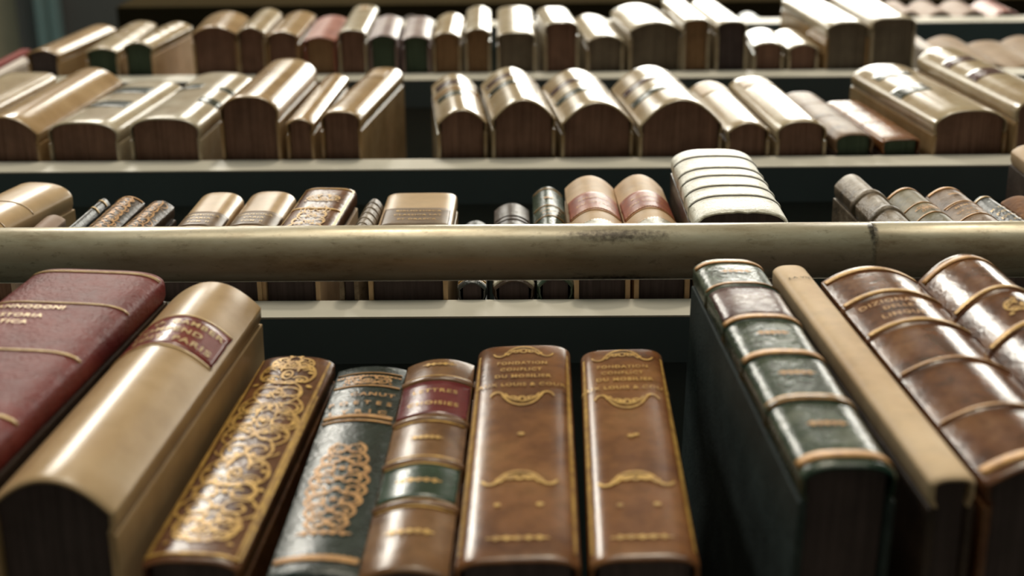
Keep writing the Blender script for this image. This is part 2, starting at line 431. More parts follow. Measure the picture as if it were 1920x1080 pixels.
ROWZ = {4: 1.385, 3: 1.692, 2: 1.989, 1: 2.313, 0: 2.625}
ROWNAME = {4: 'old books in the lowest row', 3: 'old books behind the metal rail', 2: 'old books on the middle shelf',
           1: 'old books on the upper shelf', 0: 'small books on the highest shelf'}
def book(name, row, x, y, yaw, lean, w, h, s, D=.12, cover='vellum', page='brown_page_edges', board=None, shape=(2, 1), bands=(), labels=(),
         gilt=(), orn=(), text=(), gmat='gilding', lmat=None, label='', rough_edge=0.0, group=None, omat=None):
    ln, yw = math.radians(lean), math.radians(yaw)
    root = bpy.data.objects.new(name, None); COL.objects.link(root); root.empty_display_size = .02
    root.matrix_world = Matrix.Translation((x, y, ROWZ[row] + w / 2 * abs(math.sin(ln)) + .0003)) @ Matrix.Rotation(yw, 4, 'Z') @ Matrix.Rotation(ln, 4, 'Y')
    tag(root, label, 'book', group or ROWNAME[row])
    S = Spine(w, h, s, shape[0], shape[1], [(b if isinstance(b, tuple) else (b, .0026, .0012)) for b in bands])
    link('spine', spine_mesh(S, rough_edge), cover, root)
    bt = .0026
    for sg in (-1, 1):
        a, b = (w / 2 - bt, w / 2) if sg > 0 else (-w / 2, -w / 2 + bt)
        box_obj('board', board or cover, root, a, b, .0078, D, 0, h, bev=.0007)
    # page block, rounded to follow the spine
    bm = bmesh.new(); n = 20; wi = w / 2 - bt - .0003; lo = []; hi = []
    sq = .0032 if w > .018 else .0022
    ring = [(wi * math.cos(math.pi * k / n), S.arc(wi * math.cos(math.pi * k / n)) + .0021) for k in range(n + 1)] + [(-wi, D - .005), (wi, D - .005)]
    ring = [(px, max(py, S.arc(px) + .0021)) for px, py in ring]
    for px, py in ring:
        lo.append(bm.verts.new((px, py, sq))); hi.append(bm.verts.new((px, py, h - sq)))
    bm.faces.new(lo[::-1]); bm.faces.new(hi)
    for k in range(len(ring)):
        bm.faces.new((lo[k], lo[(k + 1) % len(ring)], hi[(k + 1) % len(ring)], hi[k]))
    link('page_block', finish(bm, 'page_block'), page, root)
    for l in labels:
        v0, v1, u0, u1, m = l
        bm = bmesh.new(); patch(bm, S, v0, v1, u0, u1, .00028, edge=.012)
        link('title_label' if (v1 - v0) * h > .006 else 'spine_strip', finish(bm, 'title_label'), m, root)
    for g in gilt:
        v, hh = g[0], g[1]; um = g[2] if len(g) > 2 else .47
        bm = bmesh.new(); patch(bm, S, v - hh / 2 / h, v + hh / 2 / h, -um, um, .00042)
        link('gilt_band', finish(bm, 'gilt_band'), gmat, root)
    for o in orn:
        bm = bmesh.new(); ORN[o[0]](bm, S, *o[1:])
        link('gilt_ornament', finish(bm, 'gilt_ornament'), omat or gmat, root)
    if text:
        bm = bmesh.new()
        for t in text: lettering(bm, S, *t)
        link('title_lettering', finish(bm, 'title_lettering'), lmat or gmat, root)
    return root

# ------------------------------------------------------------------ the room
def slab(name, mat, *a):
    o = box_obj(name, mat, None, *a); o['kind'] = 'structure'; return o
slab('floor', 'floor_boards', -4, 4, -4, 1.2, -.1, 0)
slab('ceiling', 'ceiling_plaster', -4, 4, -4, 1.2, 4.2, 4.3)
slab('wall_back', 'beam_paint', -.52, 4, .30, .42, 0, 4.2)
slab('trim_1', 'beam_paint', -1.155, -.53, -2.5, 1.2, 4.16, 4.2)
def pipe(bm, x, z, y0, y1, r, n=16):
    rings = []
    for y in (y0, y1):
        rings.append([bm.verts.new((x + r * math.cos(k * 2 * math.pi / n), y, z + r * math.sin(k * 2 * math.pi / n))) for k in range(n)])
    for k in range(n):
        bm.faces.new((rings[0][k], rings[0][(k + 1) % n], rings[1][(k + 1) % n], rings[1][k])).smooth = True
    bm.faces.new(rings[0]); bm.faces.new(rings[1][::-1])
for cx, lab in ((-1.093, 'pale conduit pipe under the ceiling, the one nearer the beige plaster'), (-1.063, 'pale conduit pipe under the ceiling, the one nearer the bookcase')):
    bm = bmesh.new(); pipe(bm, cx, 4.143, -2.4, .52, .014)
    c_ = link('ceiling_conduit', finish(bm, 'ceiling_conduit'), 'conduit_paint')
    c_['label'] = lab; c_['category'] = 'pipe'; c_['group'] = 'ceiling conduits'

# ------------------------------------------------------------------ the bookcase
XL, XR, XE = -.5, .3790, 1.20
def shelf(x0, x1, row, lip, label, cuts=()):
    z = ROWZ[row]
    root = bpy.data.objects.new('metal_shelf', None); COL.objects.link(root); root.location = (0, 0, z)
    tag(root, label, 'shelf', 'grey metal shelves')
    box_obj('shelf_board', 'dark_enamel', root, x0, x1, .0012, .27, -.0025, 0)
    bm = bmesh.new(); add_box(bm, x0, x1, 0, .0012, -lip, 0, .0004)
    link('front_lip', finish(bm, 'front_lip'), 'grey_enamel', root)
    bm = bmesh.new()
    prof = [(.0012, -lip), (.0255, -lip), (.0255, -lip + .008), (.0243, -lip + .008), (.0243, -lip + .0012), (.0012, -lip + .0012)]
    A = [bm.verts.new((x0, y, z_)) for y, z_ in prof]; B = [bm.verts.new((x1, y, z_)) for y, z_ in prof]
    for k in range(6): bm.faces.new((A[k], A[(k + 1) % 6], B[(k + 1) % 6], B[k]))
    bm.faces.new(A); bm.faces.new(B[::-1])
    link('return_flange', finish(bm, 'return_flange'), 'shaded_enamel', root)
    return root
shelf(XL, XR, 4, .025, 'grey metal shelf carrying the lowest row of large books')
shelf(XL, XR, 3, .0245, 'grey metal shelf with shiny lip just below the metal rail')
shelf(XL, XR, 2, .0290, 'grey metal shelf under the middle row of vellum books')
shelf(XL, XR, 1, .0320, 'grey metal shelf under the upper row of cream books')
shelf(-.36, XR, 0, .0380, 'grey metal shelf under the highest dark books')
XB = XR + .017
shelf(XB, XE, 1, .0320, 'grey metal shelf in the right bay under tan books')
shelf(XB, XE, 0, .0400, 'grey metal shelf in the right bay under pinkish books')
shelf(XB, XE, 2, .0290, 'empty grey metal shelf of the right bay beyond the frame')
def upright(x, label, top=2.745):
    root = bpy.data.objects.new('shelf_upright', None); COL.objects.link(root); root.location = (x, 0, 0)
    tag(root, label, 'post', 'bookcase uprights')
    box_obj('post', 'pale_enamel', root, 0, .0125, .0005, .026, 0, top, bev=.001)
    box_obj('side_panel', 'dark_enamel', root, .0045, .008, .026, .285, 0, top)
    bm = bmesh.new()
    add_box(bm, .0008, .0030, -.0016, .0006, 0, top, .0004); add_box(bm, .0095, .0117, -.0016, .0006, 0, top, .0004)
    link('edge_bead', finish(bm, 'edge_bead'), 'pale_enamel', root)
upright(XL - .0150, 'pale metal upright at the left end of the bookcase', 2.41)
upright(XR + .0020, 'pale metal upright between the two bookcase bays')
upright(XE + .003, 'pale metal upright at the far right end of the bookcase')
ep = box_obj('end_panel', 'red_enamel', None, XL - .0265, XL - .0165, -.004, .285, 0, 2.44, bev=.001)
tag(ep, 'dark red end panel on the left side of the bookcase', 'panel')
bp = box_obj('back_panel', 'dark_enamel', None, XL, XE, .286, .299, 0, 2.745)
tag(bp, 'dark back panel behind all the rows of books', 'panel')
co = bpy.data.objects.new('bookcase_cornice', None); COL.objects.link(co); co.location = (0, 0, 2.7465)
tag(co, 'olive brown wooden cornice board along the top of the bookcase', 'cornice')
box_obj('fascia', 'olive_varnish', co, XL - .015, XE + .02, -.002, .018, 0, .26, bev=.001)
box_obj('top_board', 'olive_varnish', co, XL - .015, XE + .02, .0185, .285, 0, .02)

# ------------------------------------------------------------------ the ladder rail
rl = bpy.data.objects.new('ladder_rail', None); COL.objects.link(rl); rl.location = (0, -.0455, 1.6305)
tag(rl, 'worn metal tube rail running in front of the shelf lip', 'rail')
RR = .0131
def tube_part(x0, x1, r, name):
    bm = bmesh.new(); n = 48; xs = [x0, x0 + .0001, x1 - .0001, x1]; rs = [r - .0001, r, r, r - .0001]; L = []
    for xx, r_ in zip(xs, rs): L.append([bm.verts.new((xx, r_ * math.cos(2 * math.pi * k / n), r_ * math.sin(2 * math.pi * k / n))) for k in range(n)])
    for a, b in zip(L, L[1:]):
        for k in range(n): bm.faces.new((a[k], a[(k + 1) % n], b[(k + 1) % n], b[k])).smooth = True
    bm.faces.new(L[0]); bm.faces.new(L[-1][::-1])
    return link(name, finish(bm, name), 'worn_rail_metal', rl)
tube_part(-.505, .1532, RR, 'tube'); tube_part(.1532, .390, RR, 'tube')
for bx in (-.5085, .3870):
    bm = bmesh.new(); add_box(bm, bx - .004, bx + .004, -.006, .0438, -.006, .006, .001)
    link('bracket', finish(bm, 'bracket'), 'worn_rail_metal', rl)

# ------------------------------------------------------------------ the books
book('antique_book', 4, -0.2050, -0.0511, 0.8, 4.8, 0.0585, 0.1895, 0.0060, D=0.14, cover='red_morocco', board='brown_or_shaded_board', shape=(5, 2.2), page='dark_page_edges', gilt=[(0.975, 0.0006, 0.485), (0.968, 0.0006, 0.485), (0.768, 0.0011, 0.49), (0.503, 0.0015, 0.49), (0.216, 0.0018, 0.49)], text=[('ANNODONI', 0.738, 0.005, -0.15, 0.9), ('HISTORIA', 0.688, 0.005, -0.19, 0.9), ('POETICA', 0.65, 0.005, -0.23, 0.9)], gmat='pale_gilding',  # dark boards: the shade on the book's side is put into their colour
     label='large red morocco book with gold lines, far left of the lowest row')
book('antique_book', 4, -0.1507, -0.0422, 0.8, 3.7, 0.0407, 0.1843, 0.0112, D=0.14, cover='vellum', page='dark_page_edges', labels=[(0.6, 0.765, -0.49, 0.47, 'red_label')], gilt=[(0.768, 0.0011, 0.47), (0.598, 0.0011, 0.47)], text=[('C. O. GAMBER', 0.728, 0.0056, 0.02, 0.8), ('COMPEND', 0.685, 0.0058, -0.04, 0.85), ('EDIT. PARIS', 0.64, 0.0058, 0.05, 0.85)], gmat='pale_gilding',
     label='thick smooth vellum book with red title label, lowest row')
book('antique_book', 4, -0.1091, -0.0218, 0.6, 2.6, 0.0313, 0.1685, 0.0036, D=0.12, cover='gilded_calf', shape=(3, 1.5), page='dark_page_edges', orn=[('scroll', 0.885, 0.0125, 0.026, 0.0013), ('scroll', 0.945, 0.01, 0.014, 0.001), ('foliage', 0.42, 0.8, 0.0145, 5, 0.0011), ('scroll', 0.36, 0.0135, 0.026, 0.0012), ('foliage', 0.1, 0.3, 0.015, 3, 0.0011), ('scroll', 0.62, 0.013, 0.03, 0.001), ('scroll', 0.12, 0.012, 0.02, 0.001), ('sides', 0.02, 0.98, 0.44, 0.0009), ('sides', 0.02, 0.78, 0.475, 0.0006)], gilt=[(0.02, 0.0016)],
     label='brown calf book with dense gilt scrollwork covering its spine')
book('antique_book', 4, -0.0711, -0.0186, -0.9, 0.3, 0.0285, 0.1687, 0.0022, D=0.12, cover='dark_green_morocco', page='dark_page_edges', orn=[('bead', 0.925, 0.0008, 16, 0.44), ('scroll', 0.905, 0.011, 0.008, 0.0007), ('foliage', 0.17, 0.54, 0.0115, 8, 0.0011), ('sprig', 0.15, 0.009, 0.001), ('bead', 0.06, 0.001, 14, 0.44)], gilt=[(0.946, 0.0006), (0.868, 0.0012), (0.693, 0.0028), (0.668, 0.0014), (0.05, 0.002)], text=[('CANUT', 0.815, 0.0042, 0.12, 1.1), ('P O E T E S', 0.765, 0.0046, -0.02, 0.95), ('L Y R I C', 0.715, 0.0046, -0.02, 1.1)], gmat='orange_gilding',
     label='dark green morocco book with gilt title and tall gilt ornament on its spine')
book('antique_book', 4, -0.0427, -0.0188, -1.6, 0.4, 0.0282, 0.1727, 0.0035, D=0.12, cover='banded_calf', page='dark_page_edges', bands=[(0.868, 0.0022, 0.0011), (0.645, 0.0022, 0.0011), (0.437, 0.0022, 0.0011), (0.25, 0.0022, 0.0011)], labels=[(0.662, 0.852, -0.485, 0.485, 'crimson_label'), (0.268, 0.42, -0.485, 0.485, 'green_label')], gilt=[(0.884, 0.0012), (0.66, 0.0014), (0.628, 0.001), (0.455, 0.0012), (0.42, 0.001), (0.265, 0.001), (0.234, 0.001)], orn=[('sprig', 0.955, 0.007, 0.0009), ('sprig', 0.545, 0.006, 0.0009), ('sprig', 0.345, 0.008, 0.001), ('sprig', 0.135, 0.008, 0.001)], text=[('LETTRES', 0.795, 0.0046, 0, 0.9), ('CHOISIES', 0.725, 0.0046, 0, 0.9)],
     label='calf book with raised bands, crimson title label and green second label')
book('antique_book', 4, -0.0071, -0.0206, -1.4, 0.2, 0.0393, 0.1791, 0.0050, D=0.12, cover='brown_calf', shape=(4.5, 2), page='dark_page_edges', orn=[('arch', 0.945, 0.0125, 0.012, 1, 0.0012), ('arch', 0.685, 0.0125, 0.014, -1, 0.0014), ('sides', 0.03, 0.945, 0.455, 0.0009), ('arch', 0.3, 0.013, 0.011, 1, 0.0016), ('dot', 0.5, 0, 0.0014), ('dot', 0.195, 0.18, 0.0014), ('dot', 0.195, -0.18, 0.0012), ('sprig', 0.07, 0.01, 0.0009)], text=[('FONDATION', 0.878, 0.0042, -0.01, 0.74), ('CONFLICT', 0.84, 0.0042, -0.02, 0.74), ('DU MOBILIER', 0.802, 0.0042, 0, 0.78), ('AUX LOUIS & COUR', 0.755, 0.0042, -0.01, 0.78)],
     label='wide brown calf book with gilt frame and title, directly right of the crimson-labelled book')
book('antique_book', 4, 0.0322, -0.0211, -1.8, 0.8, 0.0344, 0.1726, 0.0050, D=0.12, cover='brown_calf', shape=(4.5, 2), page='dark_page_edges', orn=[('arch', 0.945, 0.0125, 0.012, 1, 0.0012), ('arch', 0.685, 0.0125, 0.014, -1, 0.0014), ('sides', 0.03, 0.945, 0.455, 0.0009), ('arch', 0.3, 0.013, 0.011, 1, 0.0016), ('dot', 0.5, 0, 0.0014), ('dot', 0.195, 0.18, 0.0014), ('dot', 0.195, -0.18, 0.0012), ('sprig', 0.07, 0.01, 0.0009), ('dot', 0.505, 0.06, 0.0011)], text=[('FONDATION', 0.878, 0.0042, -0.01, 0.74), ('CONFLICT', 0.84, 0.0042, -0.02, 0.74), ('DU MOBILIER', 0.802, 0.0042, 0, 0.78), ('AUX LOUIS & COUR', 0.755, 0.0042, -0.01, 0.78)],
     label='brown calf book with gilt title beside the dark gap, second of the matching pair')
book('antique_book', 4, 0.0933, -0.0523, 1.5, -3.5, 0.0299, 0.1982, 0.0049, D=0.14, cover='faded_green_calf', board='dark_shade_tinted_cloth', shape=(3, 1.5), page='dark_page_edges', bands=[(0.825, 0.0024, 0.0008), (0.632, 0.0024, 0.0008), (0.449, 0.0024, 0.0008), (0.248, 0.0024, 0.0008)], labels=[(0.648, 0.808, -0.48, 0.48, 'mauve_label')], gilt=[(0.972, 0.0034, 0.485), (0.829, 0.0034, 0.485), (0.632, 0.0038, 0.485), (0.449, 0.0042, 0.485), (0.248, 0.0044, 0.485), (0.035, 0.005, 0.485)], orn=[('sprig', 0.905, 0.0065, 0.0009), ('sprig', 0.547, 0.006, 0.001), ('sprig', 0.355, 0.0065, 0.001), ('sprig', 0.145, 0.0065, 0.001)], gmat='orange_gilding',
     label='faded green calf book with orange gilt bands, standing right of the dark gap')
book('antique_book', 4, 0.1246, -0.0503, 0.2, -4.6, 0.0145, 0.2023, 0.0030, D=0.13, cover='pale_tan', board='brown_or_shaded_board', shape=(3, 1.5), page='dark_page_edges', text=[('LA VIE', 0.905, 0.0028, 0, 1.0)], lmat='ink',  # board colour stands in for the shadow on the tan book's side
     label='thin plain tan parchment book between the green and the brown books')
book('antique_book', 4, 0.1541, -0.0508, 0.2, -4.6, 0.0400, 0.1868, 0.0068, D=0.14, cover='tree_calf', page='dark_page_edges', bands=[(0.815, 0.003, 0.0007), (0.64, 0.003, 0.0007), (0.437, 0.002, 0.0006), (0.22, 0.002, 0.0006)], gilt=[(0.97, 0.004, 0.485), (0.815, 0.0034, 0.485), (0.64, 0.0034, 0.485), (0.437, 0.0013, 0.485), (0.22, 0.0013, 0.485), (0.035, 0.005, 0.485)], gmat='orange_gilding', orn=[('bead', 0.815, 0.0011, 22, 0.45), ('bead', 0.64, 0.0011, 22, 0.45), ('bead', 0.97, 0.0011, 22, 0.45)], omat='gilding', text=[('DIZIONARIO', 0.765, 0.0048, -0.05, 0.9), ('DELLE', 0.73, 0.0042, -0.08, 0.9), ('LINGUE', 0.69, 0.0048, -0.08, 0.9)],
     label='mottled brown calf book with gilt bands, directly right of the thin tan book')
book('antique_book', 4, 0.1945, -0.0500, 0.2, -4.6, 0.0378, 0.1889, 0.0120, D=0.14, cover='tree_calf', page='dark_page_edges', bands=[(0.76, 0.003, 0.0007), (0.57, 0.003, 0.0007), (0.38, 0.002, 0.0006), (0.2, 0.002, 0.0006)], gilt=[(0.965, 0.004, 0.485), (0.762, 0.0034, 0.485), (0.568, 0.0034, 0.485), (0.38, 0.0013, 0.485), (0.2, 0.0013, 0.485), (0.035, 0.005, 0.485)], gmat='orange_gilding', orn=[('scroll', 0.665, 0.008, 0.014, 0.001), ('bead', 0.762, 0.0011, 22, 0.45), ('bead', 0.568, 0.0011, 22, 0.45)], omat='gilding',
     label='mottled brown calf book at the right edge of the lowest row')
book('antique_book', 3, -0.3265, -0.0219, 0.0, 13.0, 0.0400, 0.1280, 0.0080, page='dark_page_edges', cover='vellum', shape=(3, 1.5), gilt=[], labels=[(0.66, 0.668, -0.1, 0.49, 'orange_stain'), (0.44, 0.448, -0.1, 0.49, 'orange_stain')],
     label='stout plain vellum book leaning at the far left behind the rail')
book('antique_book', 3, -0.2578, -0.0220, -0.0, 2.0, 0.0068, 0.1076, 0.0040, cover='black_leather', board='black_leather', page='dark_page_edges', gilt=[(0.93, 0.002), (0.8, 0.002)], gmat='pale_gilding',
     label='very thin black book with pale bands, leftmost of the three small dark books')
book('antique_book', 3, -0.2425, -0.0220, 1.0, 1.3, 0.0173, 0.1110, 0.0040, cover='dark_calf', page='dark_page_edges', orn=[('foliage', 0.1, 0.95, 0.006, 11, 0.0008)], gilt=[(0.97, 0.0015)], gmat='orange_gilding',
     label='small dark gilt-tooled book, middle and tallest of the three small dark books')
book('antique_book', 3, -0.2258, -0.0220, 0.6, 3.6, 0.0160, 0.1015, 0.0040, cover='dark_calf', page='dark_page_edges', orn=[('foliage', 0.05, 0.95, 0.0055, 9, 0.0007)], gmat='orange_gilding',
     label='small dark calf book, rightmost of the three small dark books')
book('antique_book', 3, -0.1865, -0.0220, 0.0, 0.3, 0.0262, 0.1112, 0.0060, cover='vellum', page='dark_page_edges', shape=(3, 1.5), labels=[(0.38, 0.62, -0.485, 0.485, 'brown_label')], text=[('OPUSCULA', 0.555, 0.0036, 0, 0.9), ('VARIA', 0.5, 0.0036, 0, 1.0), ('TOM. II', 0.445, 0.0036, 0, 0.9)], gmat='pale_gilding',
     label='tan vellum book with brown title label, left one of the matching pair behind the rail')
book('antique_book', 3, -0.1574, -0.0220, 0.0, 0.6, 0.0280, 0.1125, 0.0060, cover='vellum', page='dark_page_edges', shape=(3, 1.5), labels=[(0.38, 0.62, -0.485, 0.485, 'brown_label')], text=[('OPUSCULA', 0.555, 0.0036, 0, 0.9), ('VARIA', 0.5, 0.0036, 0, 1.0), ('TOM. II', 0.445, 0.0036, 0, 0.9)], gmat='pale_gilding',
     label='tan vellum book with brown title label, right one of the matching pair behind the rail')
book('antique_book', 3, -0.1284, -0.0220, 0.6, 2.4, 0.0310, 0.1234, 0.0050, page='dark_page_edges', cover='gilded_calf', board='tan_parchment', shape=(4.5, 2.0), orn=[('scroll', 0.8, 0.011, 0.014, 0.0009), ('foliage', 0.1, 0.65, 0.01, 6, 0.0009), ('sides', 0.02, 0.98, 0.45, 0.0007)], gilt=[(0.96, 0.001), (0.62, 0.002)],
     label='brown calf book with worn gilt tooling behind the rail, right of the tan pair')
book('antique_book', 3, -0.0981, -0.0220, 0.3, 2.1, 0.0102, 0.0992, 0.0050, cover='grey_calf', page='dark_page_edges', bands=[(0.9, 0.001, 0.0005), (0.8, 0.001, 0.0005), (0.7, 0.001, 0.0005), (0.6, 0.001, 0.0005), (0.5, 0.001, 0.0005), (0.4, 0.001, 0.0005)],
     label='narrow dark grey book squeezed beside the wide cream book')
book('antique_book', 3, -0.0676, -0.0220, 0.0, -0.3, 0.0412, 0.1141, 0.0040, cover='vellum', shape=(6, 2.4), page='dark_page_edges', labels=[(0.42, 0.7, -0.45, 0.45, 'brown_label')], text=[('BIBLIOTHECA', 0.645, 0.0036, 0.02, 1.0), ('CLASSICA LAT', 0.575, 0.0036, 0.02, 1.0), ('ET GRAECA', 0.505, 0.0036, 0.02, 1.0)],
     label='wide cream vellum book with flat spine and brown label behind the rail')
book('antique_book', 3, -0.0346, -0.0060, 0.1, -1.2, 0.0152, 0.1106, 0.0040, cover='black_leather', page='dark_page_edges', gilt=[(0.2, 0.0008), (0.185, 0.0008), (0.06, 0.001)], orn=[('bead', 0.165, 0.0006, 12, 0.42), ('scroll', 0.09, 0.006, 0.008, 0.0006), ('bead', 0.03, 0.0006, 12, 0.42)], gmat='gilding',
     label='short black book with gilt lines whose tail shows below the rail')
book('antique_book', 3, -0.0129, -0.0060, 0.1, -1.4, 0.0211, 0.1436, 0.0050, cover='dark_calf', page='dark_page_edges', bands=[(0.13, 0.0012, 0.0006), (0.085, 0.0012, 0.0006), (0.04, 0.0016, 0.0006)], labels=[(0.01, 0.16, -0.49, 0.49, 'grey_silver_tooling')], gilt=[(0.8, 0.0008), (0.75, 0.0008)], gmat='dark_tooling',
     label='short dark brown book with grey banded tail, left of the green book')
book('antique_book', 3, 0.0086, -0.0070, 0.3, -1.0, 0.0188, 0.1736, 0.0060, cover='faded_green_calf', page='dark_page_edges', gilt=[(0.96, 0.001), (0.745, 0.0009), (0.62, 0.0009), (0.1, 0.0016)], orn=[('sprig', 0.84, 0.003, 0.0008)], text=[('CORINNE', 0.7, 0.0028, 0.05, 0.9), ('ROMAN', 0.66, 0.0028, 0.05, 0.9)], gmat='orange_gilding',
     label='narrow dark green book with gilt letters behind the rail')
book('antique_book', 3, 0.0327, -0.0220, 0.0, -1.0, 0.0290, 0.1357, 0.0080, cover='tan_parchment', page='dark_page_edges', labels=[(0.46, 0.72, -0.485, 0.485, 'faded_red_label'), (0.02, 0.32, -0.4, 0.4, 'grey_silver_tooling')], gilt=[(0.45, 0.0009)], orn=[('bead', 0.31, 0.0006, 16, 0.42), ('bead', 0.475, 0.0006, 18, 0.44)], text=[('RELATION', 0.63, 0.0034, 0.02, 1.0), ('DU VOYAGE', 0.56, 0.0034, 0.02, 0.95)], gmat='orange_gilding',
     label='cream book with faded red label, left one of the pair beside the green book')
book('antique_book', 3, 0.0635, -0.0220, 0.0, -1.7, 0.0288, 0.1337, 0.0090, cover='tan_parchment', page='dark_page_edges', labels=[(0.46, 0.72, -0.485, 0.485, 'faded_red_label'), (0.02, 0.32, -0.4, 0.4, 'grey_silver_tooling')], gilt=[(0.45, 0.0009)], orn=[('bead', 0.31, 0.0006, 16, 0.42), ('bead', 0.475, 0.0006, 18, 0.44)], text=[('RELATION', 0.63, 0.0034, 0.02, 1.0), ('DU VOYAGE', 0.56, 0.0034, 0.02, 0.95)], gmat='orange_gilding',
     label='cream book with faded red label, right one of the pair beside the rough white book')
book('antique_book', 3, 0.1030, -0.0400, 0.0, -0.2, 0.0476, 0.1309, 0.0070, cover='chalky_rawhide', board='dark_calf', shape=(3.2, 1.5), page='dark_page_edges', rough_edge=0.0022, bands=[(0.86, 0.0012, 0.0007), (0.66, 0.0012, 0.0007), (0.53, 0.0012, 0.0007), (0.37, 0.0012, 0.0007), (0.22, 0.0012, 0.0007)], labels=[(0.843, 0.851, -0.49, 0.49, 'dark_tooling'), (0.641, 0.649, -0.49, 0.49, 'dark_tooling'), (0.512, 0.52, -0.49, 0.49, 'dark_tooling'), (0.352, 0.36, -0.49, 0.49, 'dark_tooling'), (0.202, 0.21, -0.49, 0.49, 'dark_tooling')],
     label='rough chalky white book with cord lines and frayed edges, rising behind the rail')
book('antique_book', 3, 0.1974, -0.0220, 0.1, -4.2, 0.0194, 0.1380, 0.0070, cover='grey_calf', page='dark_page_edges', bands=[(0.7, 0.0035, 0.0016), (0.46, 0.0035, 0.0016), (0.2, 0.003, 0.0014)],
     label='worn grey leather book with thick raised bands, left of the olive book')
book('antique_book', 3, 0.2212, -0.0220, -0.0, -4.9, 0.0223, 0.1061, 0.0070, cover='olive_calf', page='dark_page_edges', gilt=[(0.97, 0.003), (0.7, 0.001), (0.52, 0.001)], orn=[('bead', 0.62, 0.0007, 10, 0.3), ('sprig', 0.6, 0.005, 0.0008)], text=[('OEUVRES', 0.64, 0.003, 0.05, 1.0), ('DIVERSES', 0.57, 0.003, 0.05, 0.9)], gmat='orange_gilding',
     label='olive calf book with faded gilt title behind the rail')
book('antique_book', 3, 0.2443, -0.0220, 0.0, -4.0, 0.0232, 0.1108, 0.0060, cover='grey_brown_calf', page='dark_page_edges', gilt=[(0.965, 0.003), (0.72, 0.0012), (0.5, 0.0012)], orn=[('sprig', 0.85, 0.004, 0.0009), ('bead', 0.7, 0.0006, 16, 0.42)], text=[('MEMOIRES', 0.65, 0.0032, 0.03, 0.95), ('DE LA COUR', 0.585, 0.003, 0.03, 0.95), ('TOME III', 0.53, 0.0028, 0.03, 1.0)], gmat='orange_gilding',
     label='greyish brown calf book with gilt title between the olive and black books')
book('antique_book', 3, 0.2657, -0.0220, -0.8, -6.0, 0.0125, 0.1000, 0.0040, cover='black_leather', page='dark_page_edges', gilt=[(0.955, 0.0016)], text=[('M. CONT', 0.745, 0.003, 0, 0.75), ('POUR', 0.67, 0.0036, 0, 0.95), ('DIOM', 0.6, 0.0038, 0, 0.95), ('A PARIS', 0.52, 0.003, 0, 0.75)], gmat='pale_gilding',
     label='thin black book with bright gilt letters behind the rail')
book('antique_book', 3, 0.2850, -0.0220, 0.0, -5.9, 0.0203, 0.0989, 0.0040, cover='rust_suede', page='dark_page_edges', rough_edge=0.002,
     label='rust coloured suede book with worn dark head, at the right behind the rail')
book('antique_book', 2, -0.4338, -0.0222, 0.4, 2.8, 0.0453, 0.1855, 0.0080, cover='cream_parchment', shape=(6, 2.5),
     label='flat-spined cream book at the left end of the middle shelf')
book('antique_book', 2, -0.3816, -0.0205, 0.4, 2.8, 0.0489, 0.1899, 0.0125, cover='amber_vellum',
     label='thick plain tan vellum book, second from the left on the middle shelf')
book('antique_book', 2, -0.3260, -0.0201, 0.0, 4.6, 0.0525, 0.1537, 0.0083, cover='pale_parchment', shape=(3, 1.5), labels=[(0.66, 0.8, -0.36, 0.24, 'slate_green_label'), (0.33, 0.46, -0.32, 0.26, 'slate_green_label')],
     label='pale parchment book with two slate green labels, left one of the pair')
book('antique_book', 2, -0.2668, -0.0222, 0.0, 2.3, 0.0516, 0.1727, 0.0089, cover='pale_parchment', shape=(3, 1.5), labels=[(0.6, 0.7, -0.4, -0.02, 'slate_green_label'), (0.33, 0.42, 0.18, 0.48, 'slate_green_label'), (0.6, 0.66, 0.25, 0.48, 'slate_green_label')],
     label='pale parchment book with slate green labels beside the tall tan book')
book('antique_book', 2, -0.2053, -0.0353, 0.0, 2.2, 0.0431, 0.1487, 0.0110, D=0.13, cover='amber_vellum', shape=(2.6, 1.3),
     label='tall tan vellum book standing forward with a bright right shoulder, middle shelf')
book('antique_book', 2, -0.1696, -0.0258, 0.0, 1.4, 0.0200, 0.1691, 0.0042, cover='amber_vellum',
     label='narrow vellum book just right of the tall tan one, middle shelf')
book('antique_book', 2, -0.1404, -0.0280, 0.1, 5.4, 0.0297, 0.1683, 0.0069, D=0.13, cover='amber_vellum', shape=(3, 1.5), labels=[(0.75, 0.9, -0.2, 0.2, 'orange_stain')],
     label='vellum book leaning at the left side of the gap, middle shelf')
book('antique_book', 2, -0.0538, -0.0253, 0.4, -5.7, 0.0357, 0.1356, 0.0100, cover='cream_parchment', labels=[(0.68, 0.8, -0.42, 0.1, 'purple_label'), (0.38, 0.48, -0.42, 0.1, 'slate_green_label')], gilt=[(0.58, 0.001), (0.55, 0.001)], gmat='orange_gilding',
     label='cream book with purple and green labels, narrowest of the four round-backed set')
book('antique_book', 2, -0.0099, -0.0275, 0.7, -5.9, 0.0455, 0.1249, 0.0145, cover='cream_parchment', labels=[(0.7, 0.79, -0.44, 0.0, 'purple_label'), (0.47, 0.57, -0.44, 0.0, 'slate_green_label')],
     label='cream book with purple and green labels, second of the four round-backed set')
book('antique_book', 2, 0.0425, -0.0243, 0.9, -6.3, 0.0518, 0.1268, 0.0153, cover='cream_parchment', labels=[(0.62, 0.71, -0.46, 0.0, 'purple_label'), (0.33, 0.43, -0.46, 0.0, 'slate_green_label')],
     label='cream book with purple and green labels, third of the four round-backed set')
book('antique_book', 2, 0.1020, -0.0222, 1.2, -6.3, 0.0600, 0.1301, 0.0187, cover='cream_parchment', labels=[(0.6, 0.7, -0.46, -0.05, 'purple_label'), (0.31, 0.41, -0.46, -0.05, 'slate_green_label')],
     label='cream book with purple and green labels, broadest of the four round-backed set')
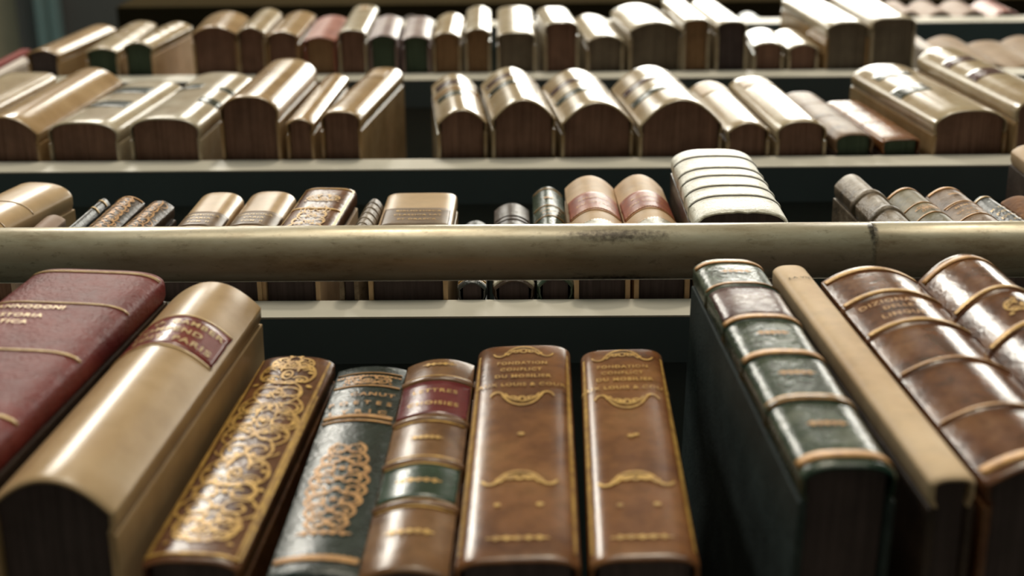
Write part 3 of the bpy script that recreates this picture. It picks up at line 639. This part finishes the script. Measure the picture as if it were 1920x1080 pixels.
book('antique_book', 2, 0.1494, -0.0178, 0.2, -4.4, 0.0311, 0.1524, 0.0067, cover='cream_parchment', labels=[(0.72, 0.97, -0.42, 0.42, 'orange_stain')],
     label='cream book with orange stained head, narrower one of the pair right of the round-backed set')
book('antique_book', 2, 0.1871, -0.0178, -0.2, -4.6, 0.0365, 0.1653, 0.0075, cover='cream_parchment', shape=(2.6, 1.3), labels=[(0.78, 0.94, -0.36, 0.3, 'orange_stain')],
     label='cream book with an orange stain, wider one of the pair left of the brown books')
book('antique_book', 2, 0.2246, -0.0099, 0.0, -5.2, 0.0286, 0.1486, 0.0059, cover='grey_brown_calf', page='green_page_edges', shape=(3, 1.5), board='brown_or_shaded_board', bands=[(0.7, 0.0018, 0.0003), (0.4, 0.0018, 0.0003)],
     label='low brown calf book with green page edges, left one of the brown pair')
book('antique_book', 2, 0.2581, -0.0083, 0.0, -6.6, 0.0286, 0.1317, 0.0035, cover='brown_calf', page='green_page_edges', shape=(4.5, 2.0), board='brown_or_shaded_board', bands=[(0.7, 0.0018, 0.0003), (0.4, 0.0018, 0.0003)],
     label='low brown calf book against the big vellum book, right one of the brown pair')
book('antique_book', 2, 0.3068, -0.0219, 0.0, -7.0, 0.0545, 0.1793, 0.0099, D=0.14, cover='cream_parchment', board='amber_vellum', shape=(2.6, 1.3), labels=[(0.72, 0.81, -0.4, 0.12, 'slate_green_label'), (0.4, 0.53, -0.46, -0.02, 'slate_green_label')],
     label='big vellum book with two slate green labels, right part of the middle shelf')
book('antique_book', 2, 0.3578, -0.0308, 0.0, -6.0, 0.0430, 0.1988, 0.0110, D=0.14, cover='cream_parchment', board='amber_vellum', shape=(2.6, 1.3), labels=[(0.68, 0.77, -0.42, 0.1, 'purple_label'), (0.41, 0.52, -0.42, 0.1, 'purple_label')],
     label='tall cream book with two purple labels at the right end of the middle shelf')
book('antique_book', 1, -0.4615, -0.0204, 0.0, 5.0, 0.0310, 0.1498, 0.0044, cover='amber_vellum', page='dark_page_edges',
     label='cream book with a black underside, leftmost on the upper shelf')
book('antique_book', 1, -0.4055, -0.0225, -0.2, -1.4, 0.0306, 0.1608, 0.0039, cover='cream_parchment', page='green_page_edges', bands=[(0.8, 0.001, 0.0006), (0.6, 0.001, 0.0006), (0.4, 0.001, 0.0006)],
     label='ribbed cream book with green page edges, left one of the pair on the upper shelf')
book('antique_book', 1, -0.3715, -0.0262, 0.2, 4.7, 0.0289, 0.1210, 0.0052, cover='cream_parchment', page='green_page_edges', board='tan_parchment', bands=[(0.8, 0.001, 0.0006), (0.6, 0.001, 0.0006), (0.4, 0.001, 0.0006)],
     label='ribbed cream book with green page edges, right one of the pair on the upper shelf')
book('antique_book', 1, -0.2992, -0.0380, 0.0, -4.2, 0.0417, 0.0960, 0.0070, cover='amber_vellum', page='brown_page_edges',
     label='broad cream book right of the first dark gap on the upper shelf')
book('antique_book', 1, -0.2653, -0.0386, -0.0, -1.7, 0.0262, 0.1191, 0.0057, cover='cream_parchment', page='brown_page_edges',
     label='narrow cream book right of the broad one on the upper shelf')
book('antique_book', 1, -0.2361, -0.0354, -0.2, -0.8, 0.0300, 0.1266, 0.0048, cover='amber_vellum', page='brown_page_edges',
     label='tan cream book left of the salmon book on the upper shelf')
book('antique_book', 1, -0.2016, -0.0309, 0.0, -2.2, 0.0298, 0.1310, 0.0039, cover='salmon_calf', page='warm_page_edges',
     label='salmon red calf book on the upper shelf')
book('antique_book', 1, -0.1714, -0.0358, -0.3, -1.7, 0.0265, 0.1583, 0.0053, cover='pale_parchment', page='brown_page_edges', shape=(3, 1.5), labels=[(0.78, 0.92, -0.15, 0.2, 'orange_stain')],
     label='tall cream book right of the salmon book, upper shelf')
book('antique_book', 1, -0.1428, -0.0314, -0.1, -2.6, 0.0265, 0.1199, 0.0049, cover='mauve_cloth', page='green_page_edges',
     label='mauve book with dark green underside, left one of the mauve pair')
book('antique_book', 1, -0.1124, -0.0312, 0.0, -2.5, 0.0260, 0.1187, 0.0038, cover='mauve_cloth', page='green_page_edges',
     label='mauve book with dark green underside, right one of the mauve pair')
book('antique_book', 1, -0.0840, -0.0329, 0.1, -1.0, 0.0263, 0.1201, 0.0053, cover='cream_parchment', page='warm_page_edges',
     label='cream book with warm brown page edges beside the mauve pair')
book('antique_book', 1, -0.0551, -0.0368, 0.2, -1.7, 0.0239, 0.1423, 0.0046, cover='pale_parchment', page='warm_page_edges',
     label='narrow tall cream book with warm brown page edges, upper shelf centre left')
book('antique_book', 1, -0.0195, -0.0326, -0.0, -1.4, 0.0359, 0.1640, 0.0050, cover='pale_parchment', page='grey_page_edges', shape=(3, 1.5),
     label='bright cream book with grey page edges at the upper shelf centre')
book('antique_book', 1, 0.0223, -0.0409, 0.1, -4.6, 0.0317, 0.0948, 0.0055, cover='pale_parchment', page='brown_page_edges', shape=(3, 1.5),
     label='cream book standing forward, right of the grey-edged book, upper shelf')
book('antique_book', 1, 0.0627, -0.0284, 0.0, -4.5, 0.0340, 0.1274, 0.0054, cover='pale_parchment', page='grey_page_edges',
     label='low bright cream book left of the broadest upper shelf book')
book('antique_book', 1, 0.1091, -0.0377, 0.3, -5.8, 0.0490, 0.1173, 0.0077, cover='pale_parchment', page='grey_page_edges',
     label='broadest bright cream book on the upper shelf')
book('antique_book', 1, 0.1465, -0.0435, 0.2, -4.1, 0.0248, 0.1341, 0.0043, cover='pale_parchment', page='warm_page_edges', shape=(3, 1.5),
     label='thin cream book with light brown page edges right of the broadest one')
book('antique_book', 1, 0.1791, -0.0395, 0.1, -4.5, 0.0291, 0.1378, 0.0060, cover='pale_parchment', page='dark_page_edges', shape=(3, 1.5),
     label='cream book with dark purple-brown page edges, upper shelf right')
book('antique_book', 1, 0.2133, -0.0222, 0.0, 2.8, 0.0275, 0.0787, 0.0040, cover='pale_parchment', page='brown_page_edges',
     label='small low cream book, left one of the short pair on the upper shelf')
book('antique_book', 1, 0.2454, -0.0195, 0.0, -1.4, 0.0280, 0.0836, 0.0050, cover='pale_parchment', page='brown_page_edges',
     label='small low cream book, right one of the short pair on the upper shelf')
book('antique_book', 1, 0.2855, -0.0367, -0.0, -3.9, 0.0405, 0.1809, 0.0072, D=0.13, cover='pale_parchment', board='amber_vellum', page='grey_page_edges', shape=(3, 1.5),
     label='big pale book with visible cream side, left one of the tall right-hand pair')
book('antique_book', 1, 0.3270, -0.0407, -0.4, -2.2, 0.0412, 0.1710, 0.0065, D=0.13, cover='pale_parchment', page='grey_page_edges', shape=(4.5, 2.0),
     label='big pale book beside the upright, right one of the tall right-hand pair')
book('antique_book', 1, 0.4165, 0.0014, 0.0, 0.0, 0.0365, 0.1549, 0.0060, cover='matte_tan', page='grey_page_edges',
     label='tan book just right of the upright in the right bay')
book('antique_book', 1, 0.4545, 0.0012, 0.0, 0.0, 0.0365, 0.1373, 0.0035, cover='matte_tan', page='grey_page_edges',
     label='tan book in the right bay, second from the upright')
book('antique_book', 1, 0.4925, 0.0016, 0.0, 0.0, 0.0365, 0.1523, 0.0060, cover='matte_tan', page='grey_page_edges',
     label='tan book in the right bay at the right edge of the photo')
# a tall book past the right edge of the photo: only its dark left board shows
book('antique_book', 3, .3190, -.029, 0.0, 0.0, .0420, .188, .0060, D=.14, cover='tan_parchment', board='brown_or_shaded_board', shape=(3, 1.5),
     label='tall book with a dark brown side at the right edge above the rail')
book('antique_book', 3, -.2780, -.020, 0.0, 1.0, .0130, .0840, .0030, D=.10, cover='pinkish_parchment',
     label='low pinkish book tucked beside the leaning stout vellum book')
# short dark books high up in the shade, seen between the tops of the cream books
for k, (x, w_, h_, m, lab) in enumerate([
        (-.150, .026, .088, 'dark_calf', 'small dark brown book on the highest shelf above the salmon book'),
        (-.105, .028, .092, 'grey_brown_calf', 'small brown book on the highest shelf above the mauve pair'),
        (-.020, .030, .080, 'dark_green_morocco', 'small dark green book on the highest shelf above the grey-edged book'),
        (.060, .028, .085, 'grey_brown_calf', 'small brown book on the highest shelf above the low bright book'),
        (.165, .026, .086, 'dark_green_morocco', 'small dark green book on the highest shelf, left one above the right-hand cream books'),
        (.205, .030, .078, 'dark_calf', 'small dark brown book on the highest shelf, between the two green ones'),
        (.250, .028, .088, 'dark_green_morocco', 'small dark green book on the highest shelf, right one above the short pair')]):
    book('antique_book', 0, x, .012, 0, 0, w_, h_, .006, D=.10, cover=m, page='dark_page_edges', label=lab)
for k, (x, w_, m, lab) in enumerate([
        (.4215, .031, 'pinkish_parchment', 'pinkish book high in the right bay, nearest the upright'),
        (.4560, .034, 'pinkish_parchment', 'pinkish book high in the right bay, second from the upright'),
        (.4935, .036, 'pinkish_parchment', 'pinkish book high in the right bay, third from the upright'),
        (.5310, .034, 'salmon_calf', 'salmon book high in the right bay at the right edge of the photo')]):
    book('antique_book', 0, x, .003, 0, 0, w_, .090, .009, D=.10, cover=m, page='dark_page_edges', label=lab)
